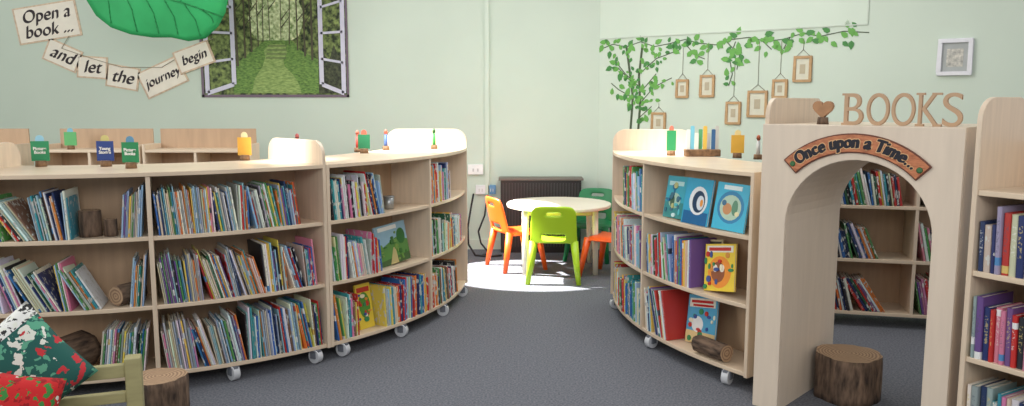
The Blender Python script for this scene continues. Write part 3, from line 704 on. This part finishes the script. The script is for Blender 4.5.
G().box(-.055,.055,-.014,-.012,-.07,.06).obj('picture_motif',pmat('print_texture',(208,204,192),.7,.1,40,detail=6,c2=(150,150,144)),e)

# ---------------------------------------------------------------- bench and cushions
B=empty('wooden_bench',(-1.40,2.86,0),rad(-160),'small olive wooden bench with square posts and back rail','bench')
for x,y,h in ((0,0,.53),(.9,0,.53),(0,.45,.30),(.9,.45,.30)): G().box(x-.028,x+.028,y-.028,y+.028,0,h).obj('post',PINE,B,bevel=.005)
G().box(.028,.872,-.014,.014,.455,.505).obj('top_rail',PINE,B,bevel=.004)
G().box(.028,.872,-.014,.014,.36,.40).obj('middle_rail',PINE,B,bevel=.004)
G().box(.028,.872,-.014,.014,.22,.28).box(.028,.872,.436,.464,.22,.28).obj('lower_rail',PINE,B,bevel=.004)
G().box(.0,.9,.02,.48,.28,.30).obj('seat_board',flat((110,102,76)),B)
def cmat(name,base,c2,c3,sc_):
    m=bpy.data.materials.new(name); m.use_nodes=True; nt=m.node_tree; b=nt.nodes['Principled BSDF']; N=nt.nodes.new; L=nt.links.new
    tc=N('ShaderNodeTexCoord'); nz=N('ShaderNodeTexNoise'); nz.inputs['Scale'].default_value=18; nz.inputs['Detail'].default_value=4; L(tc.outputs['Object'],nz.inputs['Vector'])
    mx_=N('ShaderNodeMix'); mx_.data_type='VECTOR'; mx_.inputs[0].default_value=.13; L(tc.outputs['Object'],mx_.inputs[4]); L(nz.outputs['Color'],mx_.inputs[5])
    vo=N('ShaderNodeTexVoronoi'); vo.inputs['Scale'].default_value=sc_; L(mx_.outputs[1],vo.inputs['Vector'])
    sp=N('ShaderNodeSeparateColor'); L(vo.outputs['Color'],sp.inputs[0])
    r=N('ShaderNodeValToRGB'); r.color_ramp.interpolation='CONSTANT'; e=r.color_ramp.elements
    e[0].color=(*srgb(*base),1); e[1].position=.25; e[1].color=(*srgb(*c2),1); q_=e.new(.6); q_.color=(*srgb(*c3),1); q2=e.new(.78); q2.color=(*srgb(222,224,212),1)
    L(sp.outputs[0],r.inputs['Fac'])
    lt=N('ShaderNodeMath'); lt.operation='LESS_THAN'; lt.inputs[1].default_value=.5; L(vo.outputs['Distance'],lt.inputs[0])
    m2=N('ShaderNodeMix'); m2.data_type='RGBA'; m2.inputs[6].default_value=(*srgb(*base),1); L(lt.outputs[0],m2.inputs[0]); L(r.outputs[0],m2.inputs[7])
    L(m2.outputs[2],b.inputs['Base Color']); b.inputs['Roughness'].default_value=.9
    return m
def cushion(loc,rot,sz,mats,lab,sx=1.0):
    n=18; vs=[]
    for sd in (1,-1):
        for j in range(n+1):
            for i in range(n+1):
                u=-1+2*i/n; v=-1+2*j/n
                t=.065*((1-u**4)*(1-v**4))**.6
                kx=1-.06*(1-abs(v))*(abs(u)**3); kz=1-.06*(1-abs(u))*(abs(v)**3)
                vs.append((sx*sz/2*u*kx,sd*t,sz/2*v*kz))
    N_=(n+1)**2; g=G(); fa=[];fb=[]
    for s_ in (0,1):
        for j in range(n):
            for i in range(n):
                a=s_*N_+j*(n+1)+i; (fb if i<3 and len(mats)>1 else fa).append((a,a+1,a+n+2,a+n+1))
    g.add(vs,fa,0,None,True)
    for f in fb: g.f.append(list(f)); g.m.append(1); g.sm.append(True)
    o=g.obj('cushion',mats,loc=loc,rot=rot); top(o,lab,'cushion','patterned cushions on the bench')
cushion((-1.70,2.66,.535),(rad(-14),rad(50),rad(8)),.36,[cmat('floral_teal_cloth',(34,92,84),(92,164,134),(196,54,60),26),cmat('speckled_white_cloth',(225,225,220),(50,50,50),(230,230,225),60)],'teal cushion with white and red floral pattern on the bench',.95)
cushion((-1.63,2.49,.445),(rad(-22),rad(10),rad(8)),.28,[cmat('red_berry_cloth',(196,34,36),(150,20,25),(60,130,60),34)],'red berry patterned cushion on the bench')

# ---------------------------------------------------------------- light
w=bpy.data.worlds.new('World'); S.world=w; w.use_nodes=True
w.node_tree.nodes['Background'].inputs[0].default_value=(.95,.965,1,1); w.node_tree.nodes['Background'].inputs[1].default_value=.56
def area(n,loc,tgt,sx,sy,p,c):
    l=bpy.data.lights.new(n,'AREA'); l.shape='RECTANGLE'; l.size=sx; l.size_y=sy; l.energy=p; l.color=c
    o=bpy.data.objects.new(n,l); COL.objects.link(o); o.location=loc; o.rotation_euler=(Vector(tgt)-Vector(loc)).to_track_quat('-Z','Y').to_euler()
area('window_light',(-5.5,3.2,2.4),(1.8,6.2,.9),2.5,1.6,120,(1,.985,.96))
area('overhead_fill',(0,5.4,3.3),(0,5.4,0),3.2,1.6,85,(1,.985,.96))  # added overhead fill, brightens the shelf tops; no fitting is modelled
area('front_fill',(.3,-.8,2.9),(-.5,4.5,.5),3.5,1.5,85,(1,.985,.97))  # added fill from behind the camera to lift the book spines
def spot(n,loc,tgt,size,e,blend=.3,soft=.06):
    l=bpy.data.lights.new(n,'SPOT'); l.energy=e; l.spot_size=rad(size); l.spot_blend=blend; l.shadow_soft_size=soft; l.color=(1,.97,.92)
    o=bpy.data.objects.new(n,l); COL.objects.link(o); o.location=loc; o.rotation_euler=(Vector(tgt)-Vector(loc)).to_track_quat('-Z','Y').to_euler()
spot('sun_shaft',(-2.6,7.1,3.6),(.10,6.72,0),16,8000,.08,.02)
spot('shelf_glare_spot',(-2.6,3.6,4.4),(-.74,5.78,1.15),11,3200,.5,.08)  # added spot that whitens the far top of the aisle bookcase
spot('shelf_glare_spot_end',(-.6,4.2,4.4),(1.05,5.35,1.15),11,1900,.5,.08)  # extra spot for glare on the bookcase top by the arch
spot('shelf_glare_spot_front',(-2.6,2.4,4.4),(-1.3,4.65,1.2),7,2200,.5,.08)  # another added spot, brightens the raised panel where the left bookcases join

cam=bpy.data.cameras.new('Camera'); co=bpy.data.objects.new('Camera',cam); COL.objects.link(co)
co.location=(0,0,1.46); co.rotation_euler=(rad(90-7.19),0,0); cam.lens=28.125; cam.sensor_width=36; S.camera=co
